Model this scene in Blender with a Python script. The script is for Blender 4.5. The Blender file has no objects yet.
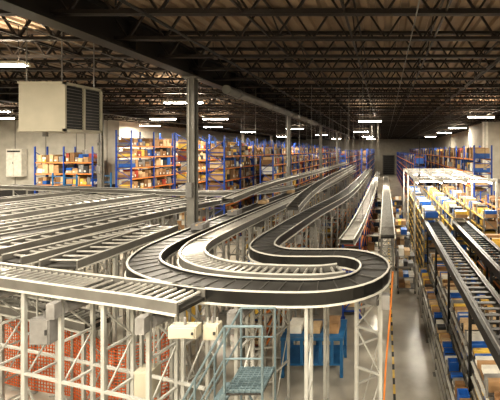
import bpy, math, random
from mathutils import Vector
random.seed(7)
R = random.random
def U(a,b): return a+(b-a)*random.random()
col = bpy.context.scene.collection
try:
    bpy.context.scene.view_settings.view_transform='Standard'
    bpy.context.scene.view_settings.look='Medium High Contrast'
except Exception as e: print('look',e)

# ---------------------------------------------------------------- materials
def mat(name, c, rough=0.5, metal=0.0, var=0.25, scale=6.0, emit=0.0):
    m = bpy.data.materials.new(name); m.use_nodes = True
    nt = m.node_tree; b = nt.nodes['Principled BSDF']
    b.inputs['Roughness'].default_value = rough
    b.inputs['Metallic'].default_value = metal
    tc = nt.nodes.new('ShaderNodeTexCoord'); nz = nt.nodes.new('ShaderNodeTexNoise')
    nz.inputs['Scale'].default_value = scale; nz.inputs['Detail'].default_value = 4
    rp = nt.nodes.new('ShaderNodeValToRGB')
    rp.color_ramp.elements[0].position = 0.3; rp.color_ramp.elements[1].position = 0.7
    rp.color_ramp.elements[0].color = (c[0]*(1-var), c[1]*(1-var), c[2]*(1-var), 1)
    rp.color_ramp.elements[1].color = (min(1,c[0]*(1+var*.5)), min(1,c[1]*(1+var*.5)), min(1,c[2]*(1+var*.5)), 1)
    nt.links.new(tc.outputs['Object'], nz.inputs['Vector'])
    nt.links.new(nz.outputs['Fac'], rp.inputs['Fac'])
    nt.links.new(rp.outputs['Color'], b.inputs['Base Color'])
    if emit:
        b.inputs['Emission Color'].default_value = (c[0],c[1],c[2],1)
        b.inputs['Emission Strength'].default_value = emit
    return m
M = {}
M['concrete'] = mat('polished_concrete', (.50,.47,.41), .22, 0, .22, 1.2)
M['wall']   = mat('painted_block_wall', (.44,.42,.37), .8, 0, .15, 1.5)
M['deck']   = mat('roof_deck_steel', (.27,.20,.14), .6, .0, .25, 1)
M['joist']  = mat('joist_steel', (.022,.017,.014), .45, .2, .3, 3)
M['girder'] = mat('girder_steel', (.02,.017,.015), .5, .2, .3, 2)
M['colgray']= mat('column_gray_paint', (.20,.195,.18), .5, .1, .2, 3)
M['alu']    = mat('galvanised_rail', (.60,.59,.55), .35, .3, .15, 5)
M['post']   = mat('gray_post_paint', (.36,.36,.34), .45, .1, .15, 4)
M['roller'] = mat('steel_roller', (.48,.47,.44), .28, .6, .2, 9)
M['bed']    = mat('conveyor_bed', (.03,.028,.026), .5, .2, .3, 3)
M['side']   = mat('conveyor_side_channel', (.13,.125,.115), .5, .2, .2, 3)
M['belt']   = mat('black_belt', (.022,.021,.020), .45, 0, .3, 4)
M['slat']   = mat('belt_slat_edge', (.06,.058,.055), .45, 0, .3, 4)
M['shelf']  = mat('shelf_deck', (.16,.15,.14), .5, .2, .2, 4)
M['black']  = mat('black_frame', (.010,.010,.010), .35, .1, .3, 4)
M['blue']   = mat('rack_blue', (.015,.06,.30), .45, 0, .2, 4)
M['orange'] = mat('beam_orange', (.70,.24,.05), .45, 0, .2, 4)
M['binblue']= mat('bin_blue', (.02,.10,.36), .4, 0, .2, 4)
M['yellow'] = mat('bin_yellow', (.70,.47,.09), .4, 0, .2, 4)
M['card1']  = mat('cardboard_tan', (.37,.23,.12), .8, 0, .25, 5)
M['card2']  = mat('cardboard_brown', (.20,.11,.05), .8, 0, .25, 5)
M['card3']  = mat('cardboard_light', (.54,.39,.23), .8, 0, .2, 5)
M['white']  = mat('white_carton', (.68,.66,.60), .7, 0, .15, 5)
M['dark']   = mat('dark_goods', (.03,.03,.032), .6, 0, .3, 5)
M['gray']   = mat('gray_goods', (.20,.195,.19), .6, 0, .3, 5)
M['red']    = mat('red_goods', (.30,.05,.03), .6, 0, .3, 5)
M['net']    = mat('orange_netting', (.55,.12,.03), .6, 0, .2, 5)
M['cream']  = mat('cream_sheet_metal', (.44,.41,.33), .45, .1, .1, 2)
M['tube']   = mat('fluorescent_tube', (1,.97,.90), .5, 0, .0, 1, emit=40)
M['task']   = mat('task_tube', (1,.96,.88), .5, 0, .0, 1, emit=18)
M['ladder'] = mat('ladder_bluegray', (.12,.165,.185), .4, .2, .2, 5)
M['lblue']  = mat('bench_blue', (.025,.14,.32), .4, .0, .2, 5)
M['screen'] = mat('screen_glass', (.02,.03,.05), .15, 0, .1, 5)

# ---------------------------------------------------------------- mesh builder
class MB:
    def __init__(s): s.v=[]; s.f=[]; s.m=[]; s.names=[]
    def mi(s,k):
        if k not in s.names: s.names.append(k)
        return s.names.index(k)
    def box(s,x0,x1,y0,y1,z0,z1,k):
        n=len(s.v); i=s.mi(k)
        s.v += [(x0,y0,z0),(x1,y0,z0),(x1,y1,z0),(x0,y1,z0),(x0,y0,z1),(x1,y0,z1),(x1,y1,z1),(x0,y1,z1)]
        for q in ((3,2,1,0),(4,5,6,7),(0,1,5,4),(1,2,6,5),(2,3,7,6),(3,0,4,7)):
            s.f.append(tuple(n+a for a in q)); s.m.append(i)
    def tote(s,x0,x1,y0,y1,z0,z1,k,inner='card2'):
        t=.018
        s.box(x0,x0+t,y0,y1,z0,z1,k); s.box(x1-t,x1,y0,y1,z0,z1,k)
        s.box(x0+t,x1-t,y0,y0+t,z0,z1,k); s.box(x0+t,x1-t,y1-t,y1,z0,z1,k)
        s.box(x0+t,x1-t,y0+t,y1-t,z0,z0+(z1-z0)*U(.3,.8),inner)
    def bar(s,a,b,t,k,n=4,t2=None):
        a=Vector(a); b=Vector(b); d=b-a
        if d.length<1e-5: return
        d.normalize()
        up=Vector((0,0,1)) if abs(d.z)<.95 else Vector((0,1,0))
        u=d.cross(up).normalized(); w=u.cross(d).normalized()
        i=s.mi(k); base=len(s.v); r=t/2; r2=(t2 if t2 else t)/2
        off=math.pi/4 if n==4 else 0; sc=1.414 if n==4 else 1
        for p in (a,b):
            for j in range(n):
                an=off+2*math.pi*j/n
                q=p+u*(math.cos(an)*r*sc)+w*(math.sin(an)*r2*sc); s.v.append(tuple(q))
        for j in range(n):
            j2=(j+1)%n
            s.f.append((base+j,base+j2,base+n+j2,base+n+j)); s.m.append(i)
        s.f.append(tuple(base+n-1-j for j in range(n))); s.m.append(i)
        s.f.append(tuple(base+n+j for j in range(n))); s.m.append(i)
    def sweep(s,pts,nrm,o0,o1,z0,z1,k):
        i=s.mi(k); b=len(s.v)
        for p,n in zip(pts,nrm):
            for o,z in ((o0,z0),(o1,z0),(o1,z1),(o0,z1)):
                s.v.append((p[0]+n[0]*o,p[1]+n[1]*o,p[2]+z))
        for j in range(len(pts)-1):
            for q in range(4):
                q2=(q+1)%4
                s.f.append((b+4*j+q,b+4*j+q2,b+4*j+4+q2,b+4*j+4+q)); s.m.append(i)
        e=b+4*(len(pts)-1)
        s.f.append((b+3,b+2,b+1,b)); s.m.append(i)
        s.f.append((e,e+1,e+2,e+3)); s.m.append(i)
    def obj(s,name,parent=None):
        me=bpy.data.meshes.new(name); me.from_pydata(s.v,[],s.f)
        for k in s.names: me.materials.append(M[k])
        me.polygons.foreach_set('material_index',s.m); me.update()
        o=bpy.data.objects.new(name,me); col.objects.link(o)
        if parent: o.parent=parent
        return o
def empty(name):
    o=bpy.data.objects.new(name,None); col.objects.link(o); return o

# ---------------------------------------------------------------- room shell
XL,XR,YB,YF,ZC = -45,11.5,-6,86,9.5
a=MB(); a.box(XL,XR,YB,YF,-.2,0,'concrete'); a.obj('floor')
a=MB(); a.box(XL-.3,XL,YB,32,0,ZC,'wall'); a.obj('wall_left')
a=MB(); a.box(XL,-24.3,32,32.3,0,ZC,'wall')
for i in range(1,8): a.box(XL+i*2.8-.02,XL+i*2.8+.02,31.97,32,0,ZC,'colgray')
a.obj('wall_left_return')
a=MB(); a.box(-24.6,-24.3,32.3,YF,0,ZC,'wall'); a.obj('wall_left_far')
a=MB(); a.box(XR,XR+.3,YB,YF,0,ZC,'wall'); a.obj('wall_right')
a=MB(); a.box(-24.6,XR,YF,YF+.3,0,ZC,'wall'); a.obj('wall_back')
a=MB(); a.box(XL,XR,YB-.3,YB,0,ZC,'wall'); a.obj('wall_front')
a=MB(); a.box(-.4,2.2,YF-.12,YF-.02,0,4.6,'dark'); a.box(-.6,-.4,YF-.15,YF-.02,0,4.8,'colgray')
a.box(2.2,2.4,YF-.15,YF-.02,0,4.8,'colgray'); a.box(-.6,2.4,YF-.15,YF-.02,4.6,4.8,'colgray')
for i in range(8): a.box(-.4,2.2,YF-.14,YF-.12,.5+i*.5,.54+i*.5,'gray')
a.obj('door_1')
a=MB(); i=a.mi('deck'); x=XL; prof=[]
while x<XR:
    prof += [(x,ZC),(x+.17,ZC),(x+.21,ZC+.09),(x+.36,ZC+.09)]; x+=.4
prof.append((XR,ZC))
n0=len(prof)
for y in (YB,YF):
    for p in prof: a.v.append((p[0],y,p[1]))
for j in range(n0-1):
    a.f.append((j,n0+j,n0+j+1,j+1)); a.m.append(i)
a.box(XL,XR,YB,YF,ZC+.12,ZC+.2,'deck')
a.obj('ceiling')

roof=empty('roof_joists')
def joistmesh(x0,x1):
    a=MB(); zb,zt=8.72,9.4
    for z in (zb,zt):
        a.box(x0,x1,-.07,-.015,z-.04,z+.04,'joist'); a.box(x0,x1,.015,.07,z-.04,z+.04,'joist')
    x=x0; up=False
    while x<x1-.45:
        a.bar((x,0,zt if up else zb),(x+.45,0,zb if up else zt),.045,'joist'); up=not up; x+=.45
    return a
zb,zt=8.72,9.4
jA=joistmesh(XL+.02,XR-.02).obj('joist',roof); jB=joistmesh(-24.28,XR-.02).obj('joist_short',roof)
y=-4.4; jA.location.y=y; jB.location.y=y+1.62*23; k=0
while y<YF-.5:
    if k not in (0,23):
        o=bpy.data.objects.new('joist',jA.data if y<31.5 else jB.data); col.objects.link(o); o.parent=roof; o.location.y=y
    y+=1.62; k+=1
a=MB()
for x in (-40,-35,-30,-26,-22.6,-16,-11,-8.8,-2.8,-.8,1.2,3.4,5,8.6):
    ye=31.8 if x<-24 else YF-.1
    a.bar((x,YB+.1,zb+.02),(x,ye,zb+.02),.045,'joist')
    a.bar((x+.1,YB+.1,zt-.06),(x+.1,ye,zt-.06),.045,'joist')
    y=-4.4; q=0
    while y<min(ye,40)-1.7:
        if q%2==0:
            a.bar((x,y,zb),(x,y+1.62,zt),.03,'joist'); a.bar((x,y,zt),(x,y+1.62,zb),.03,'joist')
        y+=1.62; q+=1
a.obj('joist_bridging',roof)
a=MB()
for x in (-22.5,-13.5,-4.4,3.2,7.2):
    a.bar((x,YB+.05,8.5),(x,YF-.05,8.5),.07,'girder',8)
    y=-4
    while y<YF-1:
        a.bar((x,y,8.5),(x,y,8.36),.03,'girder',6); a.bar((x,y,8.5),(x,y,8.75),.02,'girder',6); y+=3.24
for x in (-9.3,-7.6,.6,5.9): a.bar((x,YB+.05,8.6),(x,YF-.05,8.6),.028,'gray',6)
for (x,y,z) in ((-9.9,7.9,8.3),(-12,14,6),(-15.5,19,6.4),(-3.2,17,6.0),(-1.5,24,5.6),(2.2,11.8,5.6),(4.8,16.8,5.2),(-8.2,20,5.2),(1.6,16.3,4.9),(4.9,20.5,4.9)):
    a.bar((x,y,z),(x,y,8.7),.025,'joist',6)
    if z<7: a.box(x-.06,x+.06,y-.06,y+.06,z-.15,z,'gray')
a.obj('sprinkler_pipes_and_conduit',roof)
def girder(x,yf=YF-.05):
    a=MB()
    a.box(x-.22,x+.22,YB+.05,yf,8.5,8.55,'girder'); a.box(x-.03,x+.03,YB+.05,yf,8.55,9.35,'girder')
    a.box(x-.22,x+.22,YB+.05,yf,9.3,9.36,'girder')
    y=0
    while y<YF-1:
        a.box(x-.2,x+.2,y-.01,y+.01,8.55,9.3,'girder'); y+=3
    a.obj('roof_girder')
girder(-6.6); girder(-19.5)
def column(x,y,k='colgray'):
    a=MB(); w=.13
    a.box(x-w,x+w,y-w,y-w+.03,.03,8.5,k); a.box(x-w,x+w,y+w-.03,y+w,.03,8.5,k)
    a.box(x-.02,x+.02,y-w+.03,y+w-.03,.03,8.5,k)
    a.box(x-.24,x+.24,y-.24,y+.24,0,.03,k)
    a.box(x-.25,x+.25,y-.2,y+.2,8.44,8.5,k)
    a.box(x-.2,x+.2,y-.2,y+.2,.03,1.1,'yellow')
    a.box(x-.1,x+.1,y-w-.12,y-w,4.4,4.9,'gray')
    a.bar((x-.05,y-w-.03,4.9),(x-.05,y-w-.03,8.4),.03,'alu',6)
    a.obj('steel_column')
for y in (0,12,24,36,48,60,72): column(-6.6,y)
for y in (24,36,48,60,72): column(-19.5,y)
a=MB(); a.box(8.6,11.45,30,36,0,8.4,'wall'); a.box(8.3,8.75,29.7,30,0,8.4,'white'); a.box(10.1,10.5,29.7,30,0,8.4,'white')
a.box(8.6,11.4,29.9,30,3.2,3.5,'gray'); a.obj('office_block')
a=MB(); a.bar((-5.9,13,8.25),(-5.9,30,8.25),.34,'colgray',16)
for y in (14,18,22,26,29.5):
    a.bar((-5.9,y,8.25),(-5.9,y+.06,8.25),.40,'gray',16); a.bar((-5.9,y,8.4),(-5.9,y,9.45),.02,'girder',6)
a.obj('ventilation_duct')

# ---------------------------------------------------------------- light fixtures
LP=2.95
def fixture(x,y,z=8.3,L=1.9,P=260):
    e=MB()
    e.box(x-L/2,x+L/2,y-.09,y+.09,z+.02,z+.10,'white')
    e.box(x-L/2+.03,x+L/2-.03,y-.16,y-.09,z-.0,z+.05,'white'); e.box(x-L/2+.03,x+L/2-.03,y+.09,y+.16,z-.0,z+.05,'white')
    for d in (-.05,.05): e.bar((x-L/2+.04,y+d,z-.01),(x+L/2-.04,y+d,z-.01),.06,'tube',8)
    for d in (-L/2+.2,L/2-.2): e.bar((x+d,y,z+.1),(x+d,y,9.4),.012,'girder',4)
    o=e.obj('strip_light')
    l=bpy.data.lights.new('lamp','AREA'); l.shape='RECTANGLE'; l.size=L; l.size_y=.3; l.energy=P*LP
    l.color=(1,.89,.71)
    lo=bpy.data.objects.new('lamp',l); col.objects.link(lo); lo.location=(x,y,z-.06); lo.parent=o
    l=bpy.data.lights.new('uplight','AREA'); l.shape='RECTANGLE'; l.size=L; l.size_y=.3; l.energy=P*LP*.14
    l.color=(1,.82,.6)
    lo=bpy.data.objects.new('uplight',l); col.objects.link(lo); lo.location=(x,y,z+.13); lo.rotation_euler=(math.pi,0,0); lo.parent=o
for (x,y) in [(-10.7,9.5),(-9.8,17),(-12.6,26),(-22.3,33.2),(-17.2,35),(-16.5,26),(-17.6,45),(-9.8,38),(-9.8,54),(-17.6,60),
              (6.7,24.4),(7.6,36.6),(8,47),(7.8,60),(-3.0,44),(-3,60),(-3,74),(-10,72),(-28,25.5),(-34,25),(-30,16),(-21,13.5),(8,14)]:
    fixture(x,y)
for (x,y) in [(-2.6,-1.0),(-9,1.5),(-16,3),(4.5,1.5),(3,-3.5),(-4,3.2),(-14,-3)]:
    fixture(x,y,P=240)
fixture(-1.2,28); fixture(-23.5,21)

# ---------------------------------------------------------------- conveyors
def smooth(ctrl,step=.15):
    P=[Vector(c) for c in ctrl]; out=[]
    for i in range(len(P)-1):
        p0=P[max(0,i-1)];p1=P[i];p2=P[i+1];p3=P[min(len(P)-1,i+2)]
        n=max(1,int((p2-p1).length/step))
        for j in range(n):
            t=j/n
            out.append(.5*((2*p1)+(-p0+p2)*t+(2*p0-5*p1+4*p2-p3)*t*t+(-p0+3*p1-3*p2+p3)*t**3))
    out.append(P[-1]); return out
def normals(pts):
    ns=[]
    for i in range(len(pts)):
        d=pts[min(i+1,len(pts)-1)]-pts[max(i-1,0)]; d.z=0; d.normalize(); ns.append(Vector((d.y,-d.x,0)))
    return ns
def legs(a,c,n,w,z,low=0.02,t=.055,k='post'):
    L=(c[0]-n[0]*w,c[1]-n[1]*w); Rr=(c[0]+n[0]*w,c[1]+n[1]*w)
    for p in (L,Rr):
        a.bar((p[0],p[1],low),(p[0],p[1],z),t,k)
        a.box(p[0]-.09,p[0]+.09,p[1]-.09,p[1]+.09,0,.025,k)
    for zz in (z-.06,z-.75,z-1.5,z-2.3,.35):
        if zz>.3: a.bar((L[0],L[1],zz),(Rr[0],Rr[1],zz),t*.7,k)
    a.bar((L[0],L[1],z-.75),(Rr[0],Rr[1],z-.1),t*.4,k)
    a.bar((Rr[0],Rr[1],z-1.5),(L[0],L[1],z-.78),t*.4,k)
    a.bar((L[0],L[1],.35),(Rr[0],Rr[1],z-1.55),t*.4,k)
def conveyor(name,ctrl,w=.6,surf='roller',rail='alu',side='side',legstep=1.8,pitch=.11,railh=.05,depth=.16,drive=True,legk='post',hang=False,longit=False):
    pts=smooth(ctrl,.15); ns=normals(pts); a=MB(); h=w/2
    for s in (-1,1):
        o0,o1=sorted((s*h,s*(h+.035)))
        a.sweep(pts,ns,o0,o1,railh-.02,railh,rail)
        a.sweep(pts,ns,o0,o1,-depth,railh-.0205,side)
        o0,o1=sorted((s*(h+.036),s*(h+.06)))
        a.sweep(pts,ns,o0,o1,-depth,-depth+.03,rail)
        if longit:
            o0,o1=sorted((s*(h-.02),s*(h+.02)))
            a.sweep(pts,ns,o0,o1,-1.6,-1.56,'post')
    if surf=='roller':
        a.sweep(pts,ns,-h+.005,h-.005,-.14,-.09,'bed')
    else:
        a.sweep(pts,ns,-h+.005,h-.005,-.10,.0,'belt')
    acc=0; la=legstep*.5; cnt=0
    for i in range(1,len(pts)):
        d=(pts[i]-pts[i-1]).length; acc+=d; la+=d; p=pts[i]; n=ns[i]
        if surf=='roller' and acc>=pitch:
            acc=0
            a.bar(p-n*(h-.01)+Vector((0,0,-.02)),p+n*(h-.01)+Vector((0,0,-.02)),.055,'roller',6)
        if surf!='roller' and acc>=.28:
            acc=0
            a.bar(p-n*(h-.02)+Vector((0,0,.004)),p+n*(h-.02)+Vector((0,0,.004)),.018,'slat')
        if la>=legstep:
            la=0; cnt+=1
            if hang:
                for s in (-1,1):
                    q=p+n*(s*(h+.05)); a.bar((q.x,q.y,q.z-depth),(q.x,q.y,8.7),.018,'colgray',5)
            else:
                legs(a,p,n,h,p.z-depth-.01,k=legk)
            if drive and cnt%2==0:
                a.bar(p-n*.15+Vector((0,0,-depth-.2)),p+n*.2+Vector((0,0,-depth-.2)),.2,'gray',10)
                q=p+n*(h+.1); a.box(q.x-.07,q.x+.07,q.y-.07,q.y+.07,q.z-depth-.3,q.z-depth-.05,'gray')
    return a.obj(name)
Z=3.7
serp=[(-4.3,44,Z),(-4.5,30,Z),(-5.05,18,Z),(-5.35,12,Z),(-5.4,9.2,Z),(-5.3,8.0,Z),(-4.85,7.05,Z),(-4.0,6.4,Z),(-3.0,6.02,Z),(-1.9,5.86,Z),(-1.0,5.88,Z),(-.42,6.2,Z),(-.2,6.75,Z),(-.35,7.35,Z),(-.85,7.7,Z),
      (-1.6,7.72,Z),(-2.3,7.78,Z),(-2.85,8.2,Z),(-3.02,8.9,Z),(-2.98,10,Z),(-2.75,13,Z),(-2.1,19,Z),(-1.9,30,Z),(-1.9,42,Z)]
conveyor('serpentine_belt_conveyor',serp,.52,'belt','alu','black',.95,depth=.2)
inner=[(-3.55,40,Z),(-3.85,26,Z),(-4.25,18,Z),(-4.55,12,Z),(-4.62,9.3,Z),(-4.5,8.3,Z),(-4.12,7.55,Z),(-3.5,7.03,Z),(-2.8,6.76,Z),(-1.9,6.62,Z),(-1.2,6.62,Z),(-.85,6.75,Z)]
conveyor('curved_roller_conveyor',inner,.46,'roller','alu','side',1.7,pitch=.09)
front=[(-16,9.0,Z),(-11.5,7.75,Z),(-7.3,6.62,Z),(-4.9,5.98,Z),(-3.9,5.72,Z),(-3.0,5.45,Z)]
conveyor('front_roller_conveyor',front,.5,'roller','alu','side',.85,pitch=.12,longit=True)
for i in range(12):
    x0=-6.9-i*1.15
    y0=6.62+(-7.3-x0)*.27+.72
    dx=.26
    ln=8.6+(0 if i%2 else .6)
    if x0+dx*ln>-7.2: ln=(-7.2-x0)/dx
    if i==0: x0,dx,ln=-6.75,.02,3.4
    wd=.55 if i%3 else .75
    zz=Z-.02 if i%4!=2 else Z+.12
    conveyor('accumulation_lane_conveyor',[(x0,y0,Z-.02),(x0+dx*ln*.5,y0+ln*.5,zz),(x0+dx*ln,y0+ln,zz)],wd,'belt' if i in(3,7) else 'roller','alu','side',1.7,pitch=.16 if i%2 else .2)
conveyor('lower_return_conveyor',[(-15,9.9,2.5),(-11,8.75,2.5),(-7.6,7.75,2.5),(-5.9,7.2,2.5)],.42,'roller','alu','side',2.6,drive=False)
conveyor('cross_collector_conveyor',[(-22,20.2,3.95),(-14,18.2,3.95),(-9,17.1,3.95),(-7.2,17.4,3.95),(-6.1,18.8,3.9),(-5.75,21,3.85)],.6,'belt','alu','side',2.4)
conveyor('aisle_belt_conveyor',[(.1,14,2.6),(.12,26,2.6),(.12,46,2.6)],.55,'roller','white','white',3)
conveyor('suspended_spur_conveyor',[(-3.3,12.5,3.95),(-3.3,15,4.2),(-3.2,20,4.4),(-3.0,34,4.5)],.4,'belt','alu','side',4,hang=True,drive=False)
conveyor('suspended_spur_conveyor',[(-1.15,10.5,3.3),(-1.0,14,3.3),(-.85,24,3.4),(-.8,42,3.4)],.4,'roller','alu','side',4,hang=True,drive=False)
conveyor('suspended_spur_conveyor',[(-5.85,13,4.2),(-5.75,18,4.35),(-5.2,28,4.4),(-4.8,44,4.4)],.4,'roller','alu','side',4,pitch=.15,hang=True,drive=False)
def carton(x,y,z,sx,sy,sz,k,name='carton'):
    a=MB(); a.box(x-sx/2,x+sx/2,y-sy/2,y+sy/2,z,z+sz,k)
    a.box(x-.03,x+.03,y-sy/2-.002,y+sy/2+.002,z+sz*.7,z+sz+.002,'card3'); a.obj(name)
for (x,y) in ((-5.38,10.2),(-5.33,12.4),(-5.2,15),(-5,18.6)):
    carton(x,y,Z+.022,.34,.42,U(.12,.22),random.choice(['gray','white','card3']))

# ---------------------------------------------------------------- racks
GOODS=['card1','card1','card2','card2','card3','white','card1','gray','card3','dark','red','card2','yellow','binblue']
def fill(b,x0,x1,y0,y1,z,hmax,goods,run='y',s=(.35,.75),tote=False):
    lo,hi=(y0,y1) if run=='y' else (x0,x1)
    p=lo+.03
    while p<hi-.12:
        w=min(U(*s),hi-.03-p)
        if R()<.96:
            h=U(.5,1.0)*hmax; g=random.choice(goods); ins=U(0,.12) if x1-x0>.6 or run!='y' else U(0,.04)
            if run=='y': bx=(x0+ins,x1-ins,p,p+w-.03)
            else: bx=(p,p+w-.03,y0+ins,y1-ins)
            if tote and g in('binblue','yellow'): b.tote(*bx,z,z+min(h,.22),g,random.choice(['card2','white','dark','card3']))
            elif R()<.45:
                b.box(*bx,z,z+h*.5,g); b.box(bx[0]+.01,bx[1]-.02,bx[2]+.01,bx[3]-.02,z+h*.5+.005,z+h,random.choice(goods))
            else: b.box(*bx,z,z+h,g)
            if R()<.4:
                if run=='y': b.box(bx[1],bx[1]+.004,bx[2]+.05,bx[2]+.2,z+h*.15,z+h*.4,'white'); b.box(bx[0]-.004,bx[0],bx[2]+.04,bx[2]+.14,z+h*.15,z+h*.4,'white')
                else: b.box(bx[0]+.05,bx[0]+.2,bx[2]-.004,bx[2],z+h*.15,z+h*.4,'white')
        p+=w
def rack(name,x0,x1,y0,y1,H,levels,run='y',bay=2.7,goods=GOODS,up='blue',bm='orange',pt=.09,s=(.35,.75),topfill=True,bmh=.11,tote=False,ext=0):
    a=MB(); b=MB()
    lo,hi=(y0,y1) if run=='y' else (x0,x1)
    n=max(1,round((hi-lo)/bay)); st=(hi-lo)/n
    def pnt(l,c): return ((x0 if c==0 else x1),l) if run=='y' else (l,(y0 if c==0 else y1))
    for i in range(n+1):
        l=lo+i*st
        for c in (0,1):
            p=pnt(l,c); a.bar((p[0],p[1],.02),(p[0],p[1],H+ext),pt,up); a.box(p[0]-.08,p[0]+.08,p[1]-.08,p[1]+.08,0,.02,up)
        p,q=pnt(l,0),pnt(l,1); z=.25; f=0
        while z<H+ext-.7:
            a.bar((p[0],p[1],z),(q[0],q[1],z),.04,up)
            if f: p,q=q,p
            a.bar((p[0],p[1],z),(q[0],q[1],z+.7),.035,up); z+=.7; f=1
    gap=(H-.15)/levels
    for L in range(levels):
        z=.12+L*gap
        for i in range(n):
            l0,l1=lo+i*st+pt/2,lo+(i+1)*st-pt/2
            for c in (0,1):
                p,q=pnt(l0,c),pnt(l1,c); a.bar((p[0],p[1],z),(q[0],q[1],z),.05,bm,4,bmh)
            if run=='y': a.box(x0+.03,x1-.03,l0,l1,z+bmh/2,z+bmh/2+.02,'shelf')
            else: a.box(l0,l1,y0+.03,y1-.03,z+bmh/2,z+bmh/2+.02,'shelf')
            if L<levels-1 or topfill:
                if run=='y': fill(b,x0+.04,x1-.04,l0+.03,l1-.03,z+bmh/2+.025,gap-bmh-.06,goods,'y',s,tote)
                else: fill(b,l0+.03,l1-.03,y0+.04,y1-.04,z+bmh/2+.025,gap-bmh-.06,goods,'x',s,tote)
    o=a.obj(name)
    if b.v: b.obj('stored_cartons',o)
    return o
rack('pallet_rack',-21.5,-20.3,28,80,7.2,8,s=(.28,.55),bmh=.09,ext=.4)
rack('pallet_rack',-15.6,-14.4,26,80,6.9,8,s=(.28,.55),bmh=.09,ext=.4)
rack('pallet_rack',-11.2,-10.1,22,80,6.4,8,bay=2.4,s=(.22,.45),bmh=.08,ext=.3)
rack('pallet_rack',-8.9,-8.0,25,80,5.6,8,bay=2.4,s=(.2,.4),bmh=.08)
rack('pallet_rack',-5.9,-5.2,46,80,6.0,6)
rack('pallet_rack',-3.1,-2.4,46,80,6.2,6)
rack('pallet_rack',-29.8,-24.9,29.8,30.9,5.9,6,run='x',bay=2.5,s=(.28,.55),bmh=.09,ext=.4)
rack('pallet_rack',5.6,6.7,22,80,6.3,7,s=(.28,.55),bmh=.09)
rack('pallet_rack',2.7,3.7,32,80,5.6,6,s=(.3,.6))
BG=['yellow','yellow','binblue','card3','white','card2','card1','binblue','dark']
for x in (1.7,3.0,4.3): rack('bin_shelving',x,x+.7,15.2,27,3.5,7,bay=1.2,goods=BG,up='colgray',bm='yellow',pt=.05,s=(.2,.4),bmh=.05,tote=True)
FG=['card1','card3','binblue','white','card2','yellow','card3','gray','binblue','card1','dark','card2']
SK=dict(up='colgray',bm='alu',pt=.04,bmh=.03,tote=True)
rack('carton_flow_rack',1.36,1.72,4.5,14.2,1.35,4,bay=1.6,goods=FG,s=(.1,.24),**SK)
rack('carton_flow_rack',1.78,2.3,4.5,14.2,2.0,6,bay=1.6,goods=FG,s=(.1,.24),**SK)
rack('carton_flow_rack',2.36,2.85,4.5,14.2,2.4,6,bay=1.6,goods=FG,s=(.1,.26),**SK)
rack('carton_flow_rack',3.75,4.6,7,14.2,2.9,6,bay=1.6,goods=FG,up='black',bm='orange',pt=.05,s=(.15,.35),bmh=.05,tote=True)
rack('carton_flow_rack',5.6,6.4,10,20.5,3.6,7,bay=1.6,goods=GOODS,up='blue',bm='orange',pt=.06,s=(.2,.45),bmh=.06)
MG=['card1','card3','binblue','white','yellow','red','gray','card1','card2','dark']
rack('pick_module_rack',-1.5,-.9,12.5,40,3.0,6,bay=1.8,goods=MG,s=(.2,.4),up='blue',bm='orange',pt=.06,bmh=.06)
rack('pick_module_rack',-4.12,-3.6,10.2,16.5,2.9,6,bay=1.8,goods=MG,s=(.2,.4),up='colgray',bm='orange',pt=.06,bmh=.06)
rack('pick_module_rack',-3.3,-2.75,18,34,3.0,6,bay=1.8,goods=MG,s=(.2,.4),up='colgray',bm='orange',pt=.06,bmh=.06)
rack('pick_module_rack',-7.6,-7.0,19,40,3.0,6,bay=1.8,goods=MG,s=(.2,.4),up='colgray',bm='yellow',pt=.06,bmh=.06)
def blackframe(name,x0,x1,y0,y1,z):
    a=MB()
    for x in (x0,x1):
        a.box(x-.04,x+.04,y0,y1,z-.24,z,'black'); a.box(x-.07,x+.07,y0,y1,z,z+.02,'black')
        a.box(x-.012,x+.012,y0,y1,z+.021,z+.03,'gray')
    y=y0+.1
    while y<y1:
        a.bar((x0+.03,y,z-.05),(x1-.03,y,z-.05),.06,'black',6); y+=.26
    y=y0+.4
    while y<y1:
        for x in (x0,x1):
            a.bar((x,y,.02),(x,y,z-.16),.06,'black'); a.box(x-.08,x+.08,y-.08,y+.08,0,.02,'black')
        a.bar((x0,y,z-.5),(x1,y,z-.5),.05,'black'); a.bar((x0,y,z-.5),(x0+.35,y,z-.16),.035,'black'); y+=2.4
    return a.obj(name)
blackframe('black_overhead_conveyor',1.75,2.32,4.4,15,2.95)
blackframe('black_overhead_conveyor',2.92,3.5,4.4,15,2.95)
a=MB()
for x in (1.5,2.6,3.7,4.9):
    a.box(x-.1,x+.1,16,25,4.52,4.6,'white'); a.bar((x,16.1,4.48),(x,24.9,4.48),.08,'task',8)
for y in (16,20.5,25):
    a.box(1.35,5.05,y-.05,y+.05,4.6,4.68,'alu')
    if y<25: a.bar((1.6,y+1,4.48),(4.8,y+1,4.48),.06,'task',8)
y=16.6
while y<25: a.bar((1.5,y,4.62),(4.9,y,4.62),.03,'alu'); y+=.8
for y in (16,20.5,25):
    for x in (1.35,5.1): a.bar((x,y,.0),(x,y,4.68),.08,'alu')
can=a.obj('pick_zone_light_canopy')
for x in (2.0,4.2):
    l=bpy.data.lights.new('canopy_lamp','AREA'); l.shape='RECTANGLE'; l.size=.3; l.size_y=9; l.energy=360; l.color=(1,.93,.78)
    lo=bpy.data.objects.new('canopy_lamp',l); col.objects.link(lo); lo.location=(x,20.5,4.42); lo.parent=can

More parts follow.
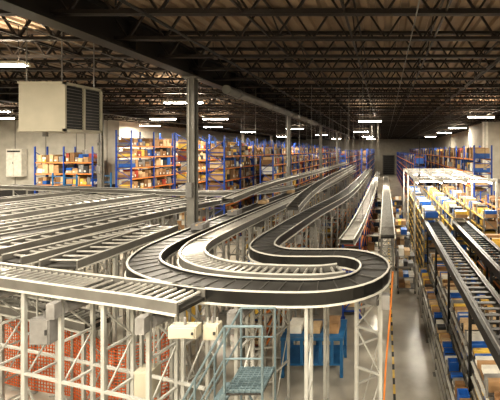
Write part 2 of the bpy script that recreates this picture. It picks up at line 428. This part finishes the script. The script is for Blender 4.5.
# ---------------------------------------------------------------- hanging unit heater
a=MB()
x0,x1,y0,y1,z0,z1=-9.42,-8.3,9,10.2,6.48,7.76
a.box(x0,x1,y0,y1,z0,z1,'cream')
a.box(x0-.02,x1+.02,y0-.02,y0,z1-.05,z1,'cream'); a.box(x0-.02,x1+.02,y0-.02,y0,z0,z0+.05,'cream')
for q in range(2):
    ya=y0+.06+q*.57; yb=ya+.51
    a.box(x1,x1+.02,ya,yb,z0+.08,z1-.08,'black')
    for i in range(13):
        z=z0+.12+i*.083; a.box(x1+.02,x1+.045,ya,yb,z,z+.015,'shelf')
a.box(x1,x1+.07,y0,y0+.05,z0,z1,'cream'); a.box(x1,x1+.07,y1-.05,y1,z0,z1,'cream'); a.box(x1,x1+.07,y0+.575,y0+.625,z0,z1,'cream')
a.box(x1,x1+.07,y0,y1,z1-.07,z1,'cream'); a.box(x1,x1+.07,y0,y1,z0,z0+.07,'cream')
for x in (x0+.1,x1-.1):
    for y in (y0+.1,y1-.1): a.bar((x,y,z1),(x,y,9.4),.03,'gray',6)
a.bar((x0+.3,y0+.4,z0),(x0+.3,y0+.4,z0-.12),.12,'gray',8)
a.obj('hanging_unit_heater')

# ---------------------------------------------------------------- left wall equipment
def cabinet(name,x0,x1,y0,y1,z0,z1,k='cream'):
    a=MB(); a.box(x0,x1,y0,y1,z0,z1,k)
    a.box(x0+.04,(x0+x1)/2-.01,y0-.03,y0,z0+.05,z1-.05,k); a.box((x0+x1)/2+.01,x1-.04,y0-.03,y0,z0+.05,z1-.05,k)
    a.box((x0+x1)/2-.07,(x0+x1)/2-.04,y0-.06,y0-.03,(z0+z1)/2-.1,(z0+z1)/2+.1,'dark')
    a.box(x0+.12,x1-.12,y0-.035,y0-.03,z1-.3,z1-.15,'dark'); return a.obj(name)
cabinet('electrical_panel',-34.1,-32.7,31.5,31.96,3.6,6.1,'white')
cabinet('electrical_panel',-34.3,-31.2,31.0,31.6,0,2.4,'dark')
cabinet('electrical_panel',-24.4,-23.0,31.3,31.9,0,2.6,'white')
def lift(x,y):
    a=MB(); a.box(x-.5,x+.5,y-.7,y+.7,.12,.5,'lblue')
    for dx in (-.45,.45):
        for dy in (-.5,.5): a.bar((x+dx-.04,y+dy,.16),(x+dx+.04,y+dy,.16),.32,'dark',12)
        a.box(x+dx-.04,x+dx+.04,y-.6,y-.52,.5,4.2,'lblue'); a.box(x+dx-.04,x+dx+.04,y+.5,y+.58,.5,2.6,'lblue')
    for i in range(7): a.box(x-.45,x+.45,y-.6,y-.54,.9+i*.5,.96+i*.5,'lblue')
    a.box(x-.45,x+.45,y-.5,y+.5,2.2,2.3,'lblue'); a.box(x-.3,x+.3,y-.3,y+.3,2.3,3.2,'dark'); a.obj('order_picker_lift')
lift(-25.6,28); lift(-22.4,28.6); lift(-23.3,26.5)

# ---------------------------------------------------------------- ladder, bench, boxes, net
a=MB(); lad='ladder'
xa,xb,ya,yb,zp=-2.12,-1.62,4.62,5.16,2.82
sl=.56
a.box(xa,xb,ya,yb,zp-.06,zp-.04,'bed')
for i in range(11): a.box(xa,xb,ya+.02+i*.048,ya+.035+i*.048,zp-.04,zp,lad)
for i in range(7): a.box(xa+.02+i*.075,xa+.035+i*.075,ya,yb,zp-.03,zp-.005,lad)
for i in range(12):
    zs=zp-.24*(i+1); xs=xa-.24*(i+1)*sl
    if zs<.05: break
    a.box(xs-.1,xs+.08,ya,yb,zs-.03,zs,lad)
H=.85
for y in (ya,yb):
    a.bar((xa,y,zp-.03),(xa-zp*sl+.02,y,.03),.05,lad)
    a.bar((xa,y,zp+H),(xa-2.3*sl,y,zp+H-2.3),.035,lad,8)
    a.bar((xa,y,zp+H*.5),(xa-2.3*sl,y,zp+H*.5-2.3),.025,lad,8)
    for q in (.7,1.4,2.1): a.bar((xa-q*sl,y,zp-q),(xa-q*sl,y,zp-q+H),.03,lad,8)
    for x in (xa,xb): a.bar((x,y,0),(x,y,zp+H),.035,lad,8)
    a.bar((xa,y,zp+H),(xb,y,zp+H),.035,lad,8); a.bar((xa,y,zp+H*.5),(xb,y,zp+H*.5),.025,lad,8)
    a.bar((xa,y,.5),(xb,y,1.6),.03,lad,8); a.bar((xa,y,2.6),(xb,y,1.7),.03,lad,8)
a.obj('rolling_step_ladder')
a=MB(); a.box(-2.75,-1.1,9.2,10.2,.98,1.06,'lblue'); a.box(-2.7,-1.15,9.25,10.15,.3,.35,'lblue')
for x in (-2.7,-1.95,-1.15):
    for y in (9.25,10.15): a.bar((x,y,0),(x,y,.98),.08,'lblue')
for x in (-2.6,-2.2,-1.7,-1.4): a.box(x-.04,x+.04,9.22,9.26,.35,.98,'lblue')
b=a.obj('blue_workbench'); a=MB()
for x,w,h,kk in ((-2.6,.35,.22,'white'),(-2.15,.4,.14,'card3'),(-1.6,.35,.28,'card1')): a.box(x,x+w,9.4,9.85,1.065,1.065+h,kk)
a.obj('bench_cartons',b)
def ctrlbox(name,x,y,z,w,d,h,k='cream'):
    a=MB(); a.box(x,x+w,y,y+d,z,z+h,k); a.box(x+.02,x+w-.02,y-.015,y,z+.02,z+h-.02,k); a.box(x+w-.06,x+w-.03,y-.03,y-.015,z+h*.4,z+h*.6,'dark')
    a.bar((x+w/2,y+d/2,z+h),(x+w/2,y+d/2,z+h+.1),.04,'gray',8)
    for dx in (.04,w-.04): a.bar((x+dx,y+d/2,z+h),(x+dx,y+d/2,3.5),.02,'post')
    a.obj(name)
ctrlbox('control_box',-3.1,5.0,3.3,.4,.15,.17,'cream'); ctrlbox('control_box',-2.68,5.15,3.2,.22,.14,.22,'cream')
ctrlbox('control_box',-3.3,6.9,2.4,.5,.2,.35,'gray'); ctrlbox('control_box',-4.3,6.0,1.7,.3,.25,.5,'cream')
ctrlbox('control_box',-6.2,6.1,2.6,.35,.2,.45,'gray'); ctrlbox('control_box',-.9,8.2,2.5,.4,.2,.5,'gray')
def net(name,pts,z0,z1,s=.08):
    a=MB()
    P=smooth([(p[0],p[1],0) for p in pts],s); N=len(P)
    n=int((z1-z0)/s)
    def sag(i,t): return t-(.3*math.sin(i*.09)**2)*(t-z0)/(z1-z0)
    for j in range(n+1):
        z=z0+(z1-z0)*j/n
        for i in range(0,N-2,2): a.bar((P[i].x,P[i].y,sag(i,z)),(P[i+2].x,P[i+2].y,sag(i+2,z)),.013,'net',4,.02)
    for i in range(0,N): a.bar((P[i].x,P[i].y,z0),(P[i].x,P[i].y,sag(i,z1)),.013,'net')
    a.bar((P[0].x,P[0].y,0),(P[0].x,P[0].y,z1+.05),.05,'colgray'); a.bar((P[-1].x,P[-1].y,0),(P[-1].x,P[-1].y,z1+.05),.05,'colgray')
    a.obj(name)
net('orange_safety_netting',[(-11,9.3),(-9,8.7),(-7.5,8.4)],.1,2.0)
net('orange_safety_netting',[(-7.4,8.3),(-6.0,7.85),(-4.9,8.1)],.1,1.9)
a=MB(); pp=smooth([(.16,7.2,3.5),(.1,7.15,2.6),(.02,7.2,1.6),(-.03,7.1,.8),(-.08,7.2,.05)],.1)
for i in range(len(pp)-1): a.bar(pp[i],pp[i+1],.04,'orange',6)
a.obj('orange_air_hose')
a=MB(); y=5
while y<60: a.box(.2,.26,y,y+.35,.002,.006,'yellow'); a.box(.2,.26,y+.35,y+.6,.002,.006,'black'); y+=.6
a.obj('floor_marking_tape')
def cart(x,y,w=.9,d=.7,h=1.6,k='gray'):
    a=MB()
    for dx in (0,w):
        for dy in (0,d): a.bar((x+dx,y+dy,.12),(x+dx,y+dy,h),.04,k); a.bar((x+dx-.03,y+dy,.06),(x+dx+.03,y+dy,.06),.12,'black',10)
    for i in range(4):
        z=.2+i*(h-.25)/3; a.box(x,x+w,y,y+d,z,z+.03,k)
        p=x+.03
        while p<x+w-.2:
            ww=U(.15,.3); a.box(p,min(p+ww,x+w-.03),y+.05,y+d-.05,z+.032,z+.032+U(.1,.3),random.choice(FG)); p+=ww+.02
    a.obj('stock_cart')
cart(.55,14.6,.7,.6); cart(.55,17.4,.7,.7,1.8); cart(.5,20.5,.8); cart(.5,25,.8); cart(.65,31)
def station(x,y,w=1.6):
    a=MB(); a.box(x,x+w,y,y+.8,.88,.93,'cream')
    for dx in (.04,w-.04):
        for dy in (.04,.76): a.bar((x+dx,y+dy,0),(x+dx,y+dy,.88 if dy<.4 else 2.2),.05,'colgray')
    a.box(x,x+w,y+.55,y+.8,1.5,1.53,'cream'); a.box(x,x+w,y+.55,y+.8,2.15,2.18,'cream')
    a.box(x+.1,x+.45,y+.35,y+.39,1.05,1.38,'screen'); a.box(x+.22,x+.3,y+.37,y+.41,.93,1.06,'black'); a.box(x+.1,x+.4,y+.1,y+.3,.93,.95,'black')
    p=x+.05
    while p<x+w-.25:
        ww=U(.15,.3); a.box(p,min(p+ww,x+w-.03),y+.57,y+.78,1.531,1.531+U(.15,.45),random.choice(FG)); p+=ww+.02
    a.obj('packing_station')
station(-.8,12.2,.6)
for y in (15,18.5,22,27,31): station(-.82,y,.58)
def pallet(x,y,h=1.4):
    a=MB()
    for dy in (0,.5,1.0): a.box(x,x+1.2,y+dy,y+dy+.1,0,.1,'card2')
    for i in range(6): a.box(x+i*.21,x+i*.21+.15,y,y+1.1,.1,.13,'card2')
    z=.132
    while z<h:
        hh=U(.25,.4)
        for i in range(3):
            for j in range(2): a.box(x+.02+i*.39,x+.39+i*.39,y+.02+j*.53,y+.52+j*.53,z,z+hh-.01,random.choice(['card1','card2','card3','card1','white','gray']))
        z+=hh
    a.obj('loaded_pallet')
for (x,y) in ((-18,25),(-13.5,22.5),(-26,24),(-17,22.5),(-24,22),(-22.0,24.6),(-28,22)): pallet(x,y,U(1.4,2.6))
cabinet('machine_cabinet',-14,-12.6,20.4,21.2,0,2.4,'gray'); cabinet('machine_cabinet',-18.6,-17.0,21.3,22.2,0,3.4,'cream')

# ---------------------------------------------------------------- world, camera
w=bpy.data.worlds.new('world'); bpy.context.scene.world=w; w.use_nodes=True
w.node_tree.nodes['Background'].inputs[0].default_value=(.9,.8,.65,1); w.node_tree.nodes['Background'].inputs[1].default_value=.3
cd=bpy.data.cameras.new('camera'); cam=bpy.data.objects.new('camera',cd); col.objects.link(cam)
cam.location=(0,0,6); cam.rotation_euler=(math.radians(90),0,0)
cd.lens=25.2; cd.sensor_width=36; cd.shift_x=-.27; cd.shift_y=-.10; cd.clip_end=300
bpy.context.scene.camera=cam
